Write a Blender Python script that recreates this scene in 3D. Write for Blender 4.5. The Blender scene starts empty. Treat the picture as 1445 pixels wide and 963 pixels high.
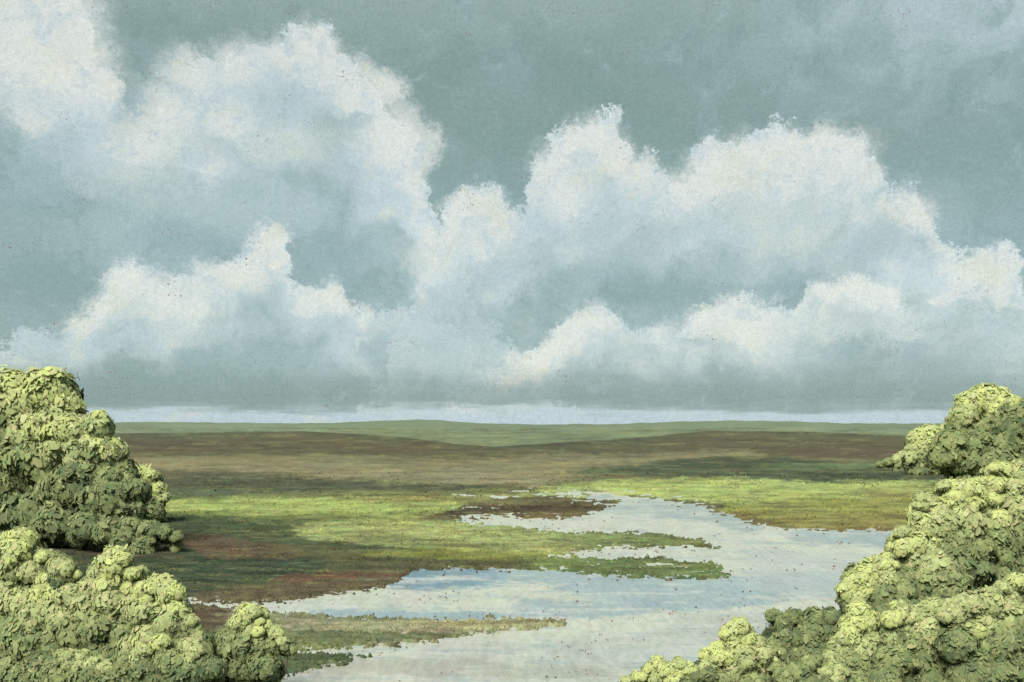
import bpy, math, random
import numpy as np
from mathutils import Vector

random.seed(7)
rng = np.random.default_rng(11)
sc = bpy.context.scene
COL = sc.collection

# ------------------------------------------------------------------ camera, sun, sky, exposure
EXPO = 1.6
CAM_H = 6.0
F = 1388.0            # focal length in units of the 1445-wide photograph
CX, HZ = 722.5, 600.0  # principal column and horizon row
cam_d = bpy.data.cameras.new('camera')
cam = bpy.data.objects.new('camera', cam_d)
COL.objects.link(cam)
cam.location = (0, 0, CAM_H)
cam.rotation_euler = (math.radians(90), 0, 0)
cam_d.sensor_width = 36
cam_d.lens = 36 * F / 1445
cam_d.shift_y = (HZ - 481.5) / 1445
cam_d.clip_start = 0.1
cam_d.clip_end = 60000
sc.camera = cam

sc.view_settings.view_transform = 'Standard'
sc.view_settings.look = 'None'
sc.view_settings.exposure = EXPO
sc.view_settings.gamma = 1
sc.view_settings.use_curve_mapping = False
sc.render.engine = 'CYCLES'
sc.cycles.use_denoising = False
sc.cycles.max_bounces = 6
sc.cycles.diffuse_bounces = 3
sc.cycles.glossy_bounces = 2
sc.cycles.transparent_max_bounces = 4
sc.cycles.sample_clamp_indirect = 4

SUN_EL, SUN_AZ = math.radians(47), math.radians(-154)   # azimuth from +Y towards +X: behind the camera, to the left
sun_d = bpy.data.lights.new('sun', 'SUN')
sun_d.energy = 3.1
sun_d.angle = math.radians(26)
sun_d.color = (1.0, 0.96, 0.88)
sun = bpy.data.objects.new('sun', sun_d)
COL.objects.link(sun)
to_sun = Vector((math.sin(SUN_AZ) * math.cos(SUN_EL), math.cos(SUN_AZ) * math.cos(SUN_EL), math.sin(SUN_EL)))
sun.rotation_euler = to_sun.to_track_quat('Z', 'Y').to_euler()


def lin(c):
    """8-bit display colour -> linear"""
    out = []
    for v in c:
        v = v / 255.0
        out.append(v / 12.92 if v <= 0.04045 else ((v + 0.055) / 1.055) ** 2.4)
    return out


class Nodes:
    """small expression helper over a node tree"""
    def __init__(self, tree):
        self.t = tree
        self.t.nodes.clear()

    def new(self, kind, **kw):
        n = self.t.nodes.new(kind)
        for k, v in kw.items():
            setattr(n, k, v)
        return n

    def put(self, sock, v):
        if isinstance(v, bpy.types.NodeSocket):
            self.t.links.new(v, sock)
        elif v is not None:
            if sock.type == 'RGBA' and len(v) == 3:
                v = (*v, 1)
            sock.default_value = v

    def math(self, op, a, b=None, c=None, clamp=False):
        n = self.new('ShaderNodeMath', operation=op, use_clamp=clamp)
        self.put(n.inputs[0], a)
        if b is not None: self.put(n.inputs[1], b)
        if c is not None: self.put(n.inputs[2], c)
        return n.outputs[0]

    def vec(self, op, a, b=None, scale=None):
        n = self.new('ShaderNodeVectorMath', operation=op)
        self.put(n.inputs[0], a)
        if b is not None: self.put(n.inputs[1], b)
        if scale is not None: self.put(n.inputs['Scale'], scale)
        return n.outputs['Value'] if op in ('LENGTH', 'DISTANCE', 'DOT_PRODUCT') else n.outputs[0]

    def smooth(self, v, lo, hi, a=0.0, b=1.0, kind='SMOOTHSTEP'):
        n = self.new('ShaderNodeMapRange', interpolation_type=kind, clamp=True)
        self.put(n.inputs[0], v)
        for i, x in enumerate((lo, hi, a, b)):
            self.put(n.inputs[1 + i], x)
        return n.outputs[0]

    def mix(self, f, a, b):
        n = self.new('ShaderNodeMix', data_type='RGBA')
        self.put(n.inputs[0], f)
        self.put(n.inputs[6], a)
        self.put(n.inputs[7], b)
        return n.outputs[2]

    def noise(self, v, scale, detail=3, rough=0.5, dist=0.0, color=False):
        n = self.new('ShaderNodeTexNoise', noise_dimensions='2D')
        self.put(n.inputs['Vector'], v)
        self.put(n.inputs['Scale'], scale)
        n.inputs['Detail'].default_value = detail
        n.inputs['Roughness'].default_value = rough
        n.inputs['Distortion'].default_value = dist
        return n.outputs['Color'] if color else n.outputs[0]

    def ramp(self, v, stops, interp='LINEAR'):
        n = self.new('ShaderNodeValToRGB')
        cr = n.color_ramp
        cr.interpolation = interp
        while len(cr.elements) < len(stops):
            cr.elements.new(0.5)
        for e, (p, c) in zip(cr.elements, stops):
            e.position = p
            e.color = (*c, 1)
        self.put(n.inputs[0], v)
        return n.outputs[0]

    def curve(self, v, pts):
        """piecewise curve; v and pts already in 0..1"""
        n = self.new('ShaderNodeFloatCurve')
        cm = n.mapping
        cm.use_clip = False
        c = cm.curves[0]
        pts = sorted(pts)
        while len(c.points) < len(pts):
            c.points.new(0.5, 0.5)
        for p, (x, y) in zip(c.points, pts):
            p.location = (x, y)
            p.handle_type = 'AUTO_CLAMPED'
        cm.update()
        self.put(n.inputs['Value'], v)
        return n.outputs[0]


def build_sky():
    w = bpy.data.worlds.new('World')
    sc.world = w
    w.use_nodes = True
    N = Nodes(w.node_tree)
    K = 2.0 ** -EXPO

    def C(r, g, b):
        return tuple(x * K for x in lin((r, g, b)))
    tc = N.new('ShaderNodeTexCoord').outputs['Generated']
    sep = N.new('ShaderNodeSeparateXYZ')
    N.put(sep.inputs[0], tc)
    X, Y, Z = sep.outputs
    az = N.math('ARCTAN2', X, Y)
    hor = N.math('SQRT', N.math('ADD', N.math('MULTIPLY', X, X), N.math('MULTIPLY', Y, Y)))
    el = N.math('DIVIDE', Z, N.math('MAXIMUM', hor, 0.05))
    # sky coordinates: hundredths of F
    SX = F / 100
    qx = N.math('MULTIPLY', az, SX)
    qy = N.math('MINIMUM', N.math('MULTIPLY', el, SX), 20.0)
    cmb = N.new('ShaderNodeCombineXYZ')
    N.put(cmb.inputs[0], qx); N.put(cmb.inputs[1], qy)
    q = cmb.outputs[0]

    def P(px, py):
        a = math.atan((px - CX) / F)
        return a * SX, (HZ - py) / F * math.cos(a) * SX

    # domain warps
    wl = N.vec('SUBTRACT', N.noise(q, 1.1, 5, 0.6, color=True), (0.5, 0.5, 0.5))
    wf = N.vec('SUBTRACT', N.noise(q, 5.0, 4, 0.65, color=True), (0.5, 0.5, 0.5))
    stip = N.math('SUBTRACT', N.noise(q, 38.0, 3, 0.8), 0.5)      # dry fine grain
    grain = N.math('SUBTRACT', N.noise(q, 14.0, 5, 0.75), 0.5)
    q1 = N.vec('ADD', q, N.vec('SCALE', wl, scale=0.55))
    q1 = N.vec('ADD', q1, N.vec('SCALE', wf, scale=0.15))
    # swirls: rounder distortion for the cloud bodies
    body = N.noise(q1, 0.9, 6, 0.55, 0.6)
    patch = N.noise(q1, 2.6, 4, 0.6, 0.9)
    # billow scallops
    vo = N.new('ShaderNodeTexVoronoi', voronoi_dimensions='2D', feature='SMOOTH_F1')
    N.put(vo.inputs['Vector'], q1)
    vo.inputs['Scale'].default_value = 2.3
    vo.inputs['Smoothness'].default_value = 0.25
    vo2 = N.new('ShaderNodeTexVoronoi', voronoi_dimensions='2D', feature='SMOOTH_F1')
    N.put(vo2.inputs['Vector'], q1)
    vo2.inputs['Scale'].default_value = 5.6
    vo2.inputs['Smoothness'].default_value = 0.2
    billow = N.math('SUBTRACT', N.math('SUBTRACT', 0.66, vo.outputs['Distance']), N.math('MULTIPLY', vo2.outputs['Distance'], 0.4))

    # the veil between the clouds
    v01 = N.smooth(N.math('ADD', qy, N.math('MULTIPLY', N.math('SUBTRACT', body, 0.5), 0.5)), 0.0, 7.0, kind='LINEAR')
    veil = N.ramp(v01, [(0.0, C(150, 176, 178)), (0.05, C(130, 156, 154)), (0.14, C(138, 163, 163)), (0.35, C(142, 167, 165)),
                        (0.55, C(130, 155, 146)), (0.70, C(130, 154, 145)), (0.86, C(146, 168, 161)), (1.0, C(165, 188, 190))])
    veil = N.mix(N.smooth(body, 0.42, 0.75, 0.0, 0.22), veil, C(163, 184, 186))
    hx = N.smooth(qx, 2.0, 6.5)
    hy = N.smooth(qy, 3.2, 5.7)
    veil = N.mix(N.math('MULTIPLY', N.math('MULTIPLY', hx, hy), N.smooth(body, 0.3, 0.6, 0.45, 1.0)), veil, C(182, 202, 204))
    gl = N.smooth(N.math('ADD', qx, N.math('MULTIPLY', patch, 2)), -3.5, -6.5)
    veil = N.mix(N.math('MULTIPLY', gl, 0.35), veil, C(144, 165, 154))
    col = veil
    state = {'c': col}

    def over(f, c):
        state['c'] = N.mix(f, state['c'], c)

    def layer(sil, amp, depth, rim_w, warm, cool, base, bill=0.35, edge=0.14, gr=0.7, base_a=0.85):
        """one bank of cumulus: sil = its top outline, amp = how bright the top is along it"""
        pts = [P(*p) for p in sil]
        nx = [((x + 7.5) / 15.0, y / 8.0) for x, y in pts]
        u = N.math('DIVIDE', N.math('ADD', q1s[0], 7.5), 15.0)
        top = N.math('MULTIPLY', N.curve(u, nx), 8.0)
        s = N.math('SUBTRACT', top, q1s[1])
        s = N.math('ADD', s, N.math('MULTIPLY', billow, bill))
        sg = N.math('ADD', s, N.math('MULTIPLY', grain, gr * 0.55))
        sg = N.math('ADD', sg, N.math('MULTIPLY', stip, gr * 0.35))
        a_edge = N.smooth(sg, 0.0, edge)
        ap = [((P(x, 500)[0] + 7.5) / 15.0, a) for x, a in amp]
        A = N.curve(u, ap)
        # body fades downwards into the veil
        sd = N.math('ADD', sg, N.math('MULTIPLY', N.math('SUBTRACT', body, 0.5), depth * 1.2))
        fade = N.smooth(sd, depth, depth * 0.15, 0.0, 1.0)
        over(N.math('MULTIPLY', N.math('MULTIPLY', a_edge, fade), base_a), base)
        rimf = N.smooth(N.math('ADD', sd, N.math('MULTIPLY', N.math('SUBTRACT', patch, 0.5), rim_w * 1.6)), rim_w * 1.25, 0.0)
        over(N.math('MULTIPLY', N.math('MULTIPLY', a_edge, rimf), N.math('MULTIPLY', A, 0.95)), cool)
        rimw = N.smooth(N.math('ADD', sg, N.math('MULTIPLY', N.math('SUBTRACT', patch, 0.45), rim_w * 2.2)), rim_w * 0.75, rim_w * 0.1)
        inner = N.smooth(sg, 0.03, 0.3)
        over(N.math('MULTIPLY', N.math('MULTIPLY', N.math('MULTIPLY', a_edge, inner), rimw), A), warm)

    gv = N.vec('SUBTRACT', N.noise(q, 12.0, 5, 0.8, color=True), (0.5, 0.5, 0.5))
    q1g = N.vec('ADD', q1, N.vec('SCALE', gv, scale=0.38))

    state['q'] = q1g
    state['n'] = 0

    def step():
        # hand the coordinates on behind the colour so far, so that the long chain is evaluated in order
        state['n'] += 1
        if state['n'] % 3 == 0:
            state['q'] = N.vec('ADD', q1g, N.vec('SCALE', state['c'], scale=1e-7))
        return state['q']

    def puffs(items, a):
        """rounded heads of cumulus, each brightest high on its left side"""
        f = None
        qq = step()
        for px, py, r in items:
            x, y = P(px - r * .12, py - r * .18)
            d = N.math('MULTIPLY', N.vec('DISTANCE', qq, (x, y, 0)), 100.0 / (r * 1.25))
            f = d if f is None else N.math('MINIMUM', f, d)
        over(N.smooth(f, 1.08, 0.35, 0.0, a * .9), C(208, 220, 219))
        over(N.smooth(f, 0.85, 0.15, 0.0, a), C(230, 231, 217))

    def blob(px, py, rx, ry, c, a=0.7, rot=0.0, soft=0.9, g=0.9):
        x, y = P(px, py)
        m = N.new('ShaderNodeMapping', vector_type='TEXTURE')
        N.put(m.inputs['Vector'], step())
        m.inputs['Location'].default_value = (x, y, 0)
        m.inputs['Rotation'].default_value = (0, 0, math.radians(rot))
        m.inputs['Scale'].default_value = (rx / 100, ry / 100, 1)
        d = N.vec('LENGTH', m.outputs[0])
        over(N.smooth(d, 1.15, 1.15 - soft, 0.0, a), c)

    sp = N.new('ShaderNodeSeparateXYZ')
    N.put(sp.inputs[0], q1)
    q1s = sp.outputs

    WARM, COOL, MID, TEAL = C(228, 229, 215), C(208, 221, 221), C(176, 197, 199), C(130, 157, 152)
    BLUE = C(168, 192, 203)
    SKY_LAYERS(layer, blob, puffs, WARM, COOL, MID, TEAL, BLUE, C)

    # flat dark base of the bank and the clear pale strip below it
    qh = N.math('ADD', qy, N.math('MULTIPLY', N.math('SUBTRACT', N.noise(N.vec('MULTIPLY', q, (0.6, 7.0, 1)), 1.0, 5, 0.7), 0.5), 0.35))
    qh = N.math('ADD', qh, N.math('MULTIPLY', stip, 0.12))
    b1 = N.math('MULTIPLY', N.smooth(qh, 0.24, 0.34), N.smooth(qh, 0.95, 0.4))
    over(N.math('MULTIPLY', b1, 0.8), C(125, 151, 151))
    over(N.math('MULTIPLY', N.smooth(qh, 0.25, 0.13), 0.95), C(188, 208, 216))
    # loose blue-grey and straw coloured passages inside the bright masses
    bw = N.new('ShaderNodeRGBToBW')
    N.put(bw.inputs[0], state['c'])
    lit = N.smooth(bw.outputs[0], 0.42 * K, 0.68 * K)
    m1 = N.noise(q1, 2.0, 6, 0.74, 0.3)
    m2 = N.noise(N.vec('ADD', q1, (31.7, 12.9, 0)), 1.3, 6, 0.72, 0.3)
    over(N.math('MULTIPLY', lit, N.smooth(m1, 0.50, 0.68, 0.0, 0.62)), C(182, 202, 207))
    over(N.math('MULTIPLY', lit, N.smooth(m2, 0.52, 0.70, 0.0, 0.55)), C(214, 217, 194))
    dk = N.math('SUBTRACT', 1.0, lit)
    over(N.math('MULTIPLY', dk, N.smooth(m2, 0.50, 0.30, 0.0, 0.45)), C(122, 149, 142))
    over(N.math('MULTIPLY', dk, N.smooth(m1, 0.54, 0.74, 0.0, 0.40)), C(168, 189, 190))
    # grain of the whole sky, and sparse rust flecks in loose clusters
    cc = state['c']
    gs = N.math('ADD', 1.0, N.math('ADD', N.math('MULTIPLY', grain, 0.40), N.math('MULTIPLY', stip, 0.52)))
    cc = N.vec('SCALE', cc, scale=gs)
    clus = N.smooth(N.noise(N.vec('ADD', q, (3.3, 9.1, 0)), 1.7, 2), 0.62, 0.74)
    fl = N.smooth(N.noise(N.vec('ADD', q, (7.3, 2.1, 0)), 26, 1), 0.70, 0.745)
    cc = N.mix(N.math('MULTIPLY', N.math('MULTIPLY', clus, fl), 0.8), cc, C(140, 85, 82))

    nish = N.new('ShaderNodeTexSky', sky_type='NISHITA')
    nish.sun_disc = False
    nish.sun_elevation = SUN_EL
    nish.sun_rotation = SUN_AZ
    b_sky = N.new('ShaderNodeBackground')
    N.put(b_sky.inputs[0], nish.outputs[0]); b_sky.inputs[1].default_value = 0.08
    b_cl = N.new('ShaderNodeBackground')
    N.put(b_cl.inputs[0], cc); b_cl.inputs[1].default_value = 1.0
    mx = N.new('ShaderNodeMixShader')
    mx.inputs[0].default_value = 0.94       # cloud cover over the clear sky
    N.put(mx.inputs[1], b_sky.outputs[0]); N.put(mx.inputs[2], b_cl.outputs[0])
    out = N.new('ShaderNodeOutputWorld')
    N.put(out.inputs[0], mx.outputs[0])
    w.cycles.sampling_method = 'MANUAL'
    w.cycles.sample_map_resolution = 256


def SKY_LAYERS(layer, blob, puffs, WARM, COOL, MID, TEAL, BLUE, C):
    # far left upper bank and the big left cumulus
    layer([(-60, 20), (0, -60), (80, -30), (120, 20), (150, 90), (178, 150), (205, 170), (228, 140), (258, 95), (300, 80),
           (370, 62), (440, 28), (478, 60), (515, 104), (556, 150), (588, 215), (612, 290), (650, 380), (710, 480), (780, 570)],
          [(0, .9), (90, 1), (160, .9), (200, .55), (260, .6), (330, .55), (420, .85), (520, 1), (600, .9), (640, .3)],
          4.2, 1.5, WARM, COOL, C(182, 202, 202), bill=0.5)
    blob(215, 110, 60, 60, C(142, 166, 160), .8, 20)
    blob(175, 160, 30, 42, C(146, 173, 178), .8, -20)
    blob(60, 90, 110, 80, WARM, .75)
    blob(90, 170, 80, 50, COOL, .55)
    blob(360, 130, 160, 75, C(190, 207, 207), .75, 10)
    blob(235, 190, 55, 50, C(214, 222, 208), .8, 40)
    blob(400, 200, 110, 35, C(206, 217, 204), .65, 8)
    blob(450, 70, 40, 32, WARM, .7)
    blob(545, 130, 42, 34, WARM, .7)
    blob(575, 215, 45, 50, WARM, .5)
    blob(540, 270, 80, 60, C(190, 208, 212), .6)
    blob(600, 365, 55, 28, C(214, 221, 205), .7)
    blob(170, 240, 120, 40, C(196, 210, 203), .55, 10)
    blob(60, 260, 90, 60, C(150, 174, 176), .6)
    blob(300, 290, 170, 50, C(172, 193, 190), .6)
    blob(420, 290, 90, 50, C(180, 200, 203), .5)
    blob(180, 310, 120, 30, C(158, 182, 180), .5)
    blob(70, 400, 110, 50, C(132, 157, 153), .8)
    blob(150, 330, 90, 24, C(168, 188, 184), .5, 8)
    blob(250, 340, 90, 35, C(146, 170, 172), .6)
    blob(480, 350, 50, 56, C(142, 167, 165), .6)
    puffs([(118, 30, 48), (140, 88, 38), (50, 30, 60), (90, 120, 52), (25, 105, 50), (55, 165, 40), (445, 62, 36), (402, 80, 34), (345, 98, 42), (275, 112, 40), (510, 125, 38), (548, 140, 36),
           (575, 185, 36), (590, 222, 32), (580, 262, 30), (240, 165, 46), (195, 205, 40), (330, 180, 40), (540, 215, 44), (470, 120, 40), (300, 235, 36), (600, 195, 26)], .5)
    blob(400, 150, 70, 34, C(180, 199, 201), .6, 15)
    blob(300, 215, 60, 26, C(178, 198, 200), .5, -10)
    blob(455, 225, 60, 30, C(182, 201, 204), .55)
    blob(110, 215, 70, 30, C(170, 192, 196), .5)
    blob(60, 150, 40, 26, C(190, 206, 206), .5)
    # centre and right cumulus
    layer([(480, 640), (560, 470), (600, 370), (632, 300), (660, 270), (700, 266), (722, 288), (752, 240), (778, 190), (812, 168), (845, 160), (878, 192), (905, 215),
           (938, 232), (960, 244), (1000, 206), (1075, 196), (1100, 180), (1180, 182), (1218, 212), (1240, 250), (1252, 282), (1290, 276), (1314, 312),
           (1330, 355), (1370, 362), (1425, 364), (1450, 410), (1520, 440)],
          [(560, 0), (600, .5), (640, .9), (700, .9), (730, .6), (800, .95), (860, 1), (930, .6), (1000, .9), (1100, 1), (1200, .95), (1300, .8), (1350, .7), (1430, .7)],
          3.1, 1.3, WARM, COOL, C(188, 205, 203), bill=0.45)
    blob(1060, 320, 300, 75, C(190, 206, 203), .65)
    blob(820, 330, 130, 70, C(184, 202, 202), .6)
    blob(840, 215, 62, 45, WARM, .7)
    blob(800, 270, 60, 60, C(200, 214, 210), .6, 50)
    blob(1010, 255, 75, 42, WARM, .8, 15)
    blob(1150, 215, 95, 32, WARM, .7)
    blob(1110, 290, 110, 40, C(196, 209, 198), .6)
    blob(1280, 300, 42, 25, WARM, .6)
    blob(1395, 386, 38, 18, WARM, .8)
    blob(660, 320, 55, 45, C(210, 219, 208), .6)
    blob(900, 350, 100, 30, C(154, 177, 175), .45, 25)
    blob(1000, 370, 90, 24, C(150, 173, 169), .45)
    blob(1120, 345, 80, 22, C(206, 215, 200), .5, 12)
    blob(1230, 350, 90, 30, C(166, 187, 187), .4)
    blob(770, 415, 80, 30, C(140, 165, 160), .65, 30)
    blob(700, 380, 60, 34, C(186, 203, 205), .5)
    blob(940, 410, 110, 35, C(134, 160, 156), .75)
    blob(640, 440, 110, 50, C(160, 182, 184), .5)
    blob(1380, 470, 80, 40, C(154, 175, 174), .5)
    puffs([(845, 195, 32), (812, 205, 30), (782, 240, 36), (872, 235, 34), (912, 248, 30), (692, 288, 26), (662, 300, 25), (640, 325, 24), (800, 285, 40), (1010, 240, 38), (1060, 226, 36), (1112, 212, 32),
           (1165, 208, 34), (1203, 226, 30), (1224, 256, 26), (1280, 296, 25), (1303, 320, 20), (960, 280, 34), (1110, 265, 42), (1180, 270, 36), (1350, 382, 22), (1396, 384, 28), (1422, 402, 22), (690, 350, 30)], .52)
    # low left cumulus
    layer([(-80, 500), (0, 480), (55, 474), (95, 468), (120, 448), (146, 415), (165, 382), (185, 368), (205, 374), (225, 394), (250, 388), (290, 376),
           (328, 368), (350, 338), (372, 320), (395, 335), (412, 372), (426, 405), (442, 412), (468, 402), (498, 430), (560, 425), (620, 450), (720, 520)],
          [(0, .25), (80, .35), (140, .8), (190, 1), (250, .7), (300, .85), (380, 1), (430, .7), (470, .9), (520, .3), (600, .1)],
          1.75, 0.85, WARM, C(206, 219, 218), C(182, 201, 202), bill=0.32)
    blob(240, 475, 170, 30, C(190, 206, 206), .6, 6)
    blob(450, 460, 120, 34, C(182, 200, 202), .55)
    blob(190, 402, 42, 28, WARM, .8)
    blob(375, 345, 34, 26, WARM, .8)
    blob(340, 390, 70, 30, C(222, 224, 208), .8, 10)
    blob(250, 425, 120, 28, C(205, 216, 205), .6, 8)
    blob(465, 425, 42, 22, C(222, 224, 210), .8)
    puffs([(190, 392, 28), (165, 402, 22), (236, 412, 25), (300, 400, 28), (345, 386, 28), (374, 340, 25), (395, 352, 18), (364, 368, 26), (148, 442, 28), (465, 424, 24), (436, 438, 18), (110, 465, 22), (270, 440, 28), (520, 450, 22)], .5)
    blob(110, 490, 90, 20, C(176, 198, 204), .6)
    # low right cumulus
    layer([(480, 640), (600, 585), (660, 552), (720, 520), (770, 470), (802, 440), (850, 430), (890, 452), (940, 468), (965, 462), (992, 438), (1030, 416), (1080, 422),
           (1110, 432), (1140, 410), (1165, 396), (1235, 394), (1275, 420), (1330, 430), (1445, 440), (1520, 470)],
          [(600, .1), (700, .7), (800, .8), (860, .7), (920, .35), (1000, .9), (1080, .8), (1180, 1), (1250, .9), (1320, .2), (1420, .1)],
          1.7, 0.85, WARM, C(206, 219, 219), C(182, 201, 201), bill=0.32)
    blob(1160, 462, 190, 32, C(200, 212, 204), .65, 3)
    blob(880, 492, 110, 26, C(190, 206, 205), .6, 8)
    blob(1340, 460, 110, 30, C(176, 195, 194), .5)
    blob(835, 455, 45, 26, WARM, .7)
    blob(765, 508, 80, 22, WARM, .8, 28)
    blob(1040, 455, 75, 34, C(224, 226, 212), .8, 5)
    blob(1210, 416, 72, 22, WARM, .85)
    blob(1010, 500, 120, 22, C(196, 210, 206), .6)
    puffs([(850, 452, 28), (815, 460, 25), (780, 490, 26), (740, 518, 24), (700, 535, 18), (1030, 440, 28), (1000, 462, 25), (1082, 442, 26), (1165, 420, 25), (1212, 414, 28), (1252, 422, 25), (1138, 442, 20), (1060, 475, 30), (950, 480, 26)], .5)
    blob(900, 510, 70, 25, C(170, 190, 190), .5)
    blob(1260, 510, 180, 35, C(146, 169, 170), .6)
    blob(420, 510, 170, 30, C(158, 182, 186), .5)
    blob(180, 540, 220, 22, C(140, 167, 170), .6)


build_sky()


# ------------------------------------------------------------------ numpy helpers
def vnoise(x, y, seed=0):
    xi, yi = np.floor(x).astype(np.int64), np.floor(y).astype(np.int64)
    fx, fy = x - xi, y - yi
    fx, fy = fx * fx * (3 - 2 * fx), fy * fy * (3 - 2 * fy)

    def h(a, b):
        n = (a * 374761393 + b * 668265263 + seed * 1442695041) & 0xffffffff
        n = ((n ^ (n >> 13)) * 1274126177) & 0xffffffff
        return ((n ^ (n >> 16)) & 0xffff) / 65535.0
    return (h(xi, yi) * (1 - fx) + h(xi + 1, yi) * fx) * (1 - fy) + (h(xi, yi + 1) * (1 - fx) + h(xi + 1, yi + 1) * fx) * fy


def fbm(x, y, oct=4, seed=0, gain=0.5):
    s, a, t = 0, 1, 0
    for i in range(oct):
        s = s + a * vnoise(x * 2 ** i + 17.3 * i, y * 2 ** i + 9.1 * i, seed + i)
        t += a
        a *= gain
    return s / t - 0.5          # about -0.5 .. 0.5


def sstep(a, b, x):
    t = np.clip((x - a) / (b - a), 0, 1)
    return t * t * (3 - 2 * t)


def mesh_obj(name, verts, faces, mats, parent=None, colors=None, smooth=False, nside=None):
    me = bpy.data.meshes.new(name)
    verts = np.asarray(verts, dtype=np.float32)
    if isinstance(faces, np.ndarray):
        n, k = faces.shape
        me.vertices.add(len(verts))
        me.vertices.foreach_set('co', verts.ravel())
        me.loops.add(n * k)
        me.loops.foreach_set('vertex_index', faces.astype(np.int32).ravel())
        me.polygons.add(n)
        me.polygons.foreach_set('loop_start', np.arange(0, n * k, k, dtype=np.int32))
        me.update(calc_edges=True)
    else:
        me.from_pydata([tuple(v) for v in verts], [], faces)
    if smooth:
        me.polygons.foreach_set('use_smooth', np.ones(len(me.polygons), dtype=bool))
    if colors is not None:
        ca = me.color_attributes.new('cover', 'FLOAT_COLOR', 'POINT')
        c = np.ones((len(verts), 4), dtype=np.float32)
        c[:, :3] = colors
        ca.data.foreach_set('color', c.ravel())
    for m in (mats if isinstance(mats, (list, tuple)) else [mats]):
        me.materials.append(m)
    o = bpy.data.objects.new(name, me)
    COL.objects.link(o)
    if parent is not None:
        o.parent = parent
    return o


def structure(o):
    o['kind'] = 'structure'
    return o


# ------------------------------------------------------------------ cover of the marsh: where each kind of ground lies
# Bands are drawn between two outlines given in survey units (column, row of the level plane seen from the rise).
GAIN = 3.05    # light on level ground at this exposure: display-linear = albedo * GAIN


def alb(c):
    return np.array(lin(c)) / GAIN * np.array([0.95, 1.0, 1.04])


def band(PX, PY, xs, top, bot, feather=5.0, wob=7.0, seed=1, rag=1.0):
    """soft 0..1 mask between the two outlines"""
    wx = fbm(PX / 60.0, PY / 14.0, 4, seed) * wob
    fine = fbm(PX / 15.0, PY / 1.9, 3, seed + 40, 0.75) * feather * 1.6 * rag
    y = PY + wx + fine
    t = np.interp(PX, xs, top)
    b = np.interp(PX, xs, bot)
    m = sstep(-feather * .5, feather * .5, y - t) * sstep(-feather * .5, feather * .5, b - y)
    L = 28.0
    ex = fbm(PX / 9.0 + 5, PY / 3.0, 3, seed + 90) * 40
    return m * sstep(xs[0] - L, xs[0] + L * .3, PX + ex) * sstep(xs[-1] + L, xs[-1] - L * .3, PX + ex)


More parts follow.
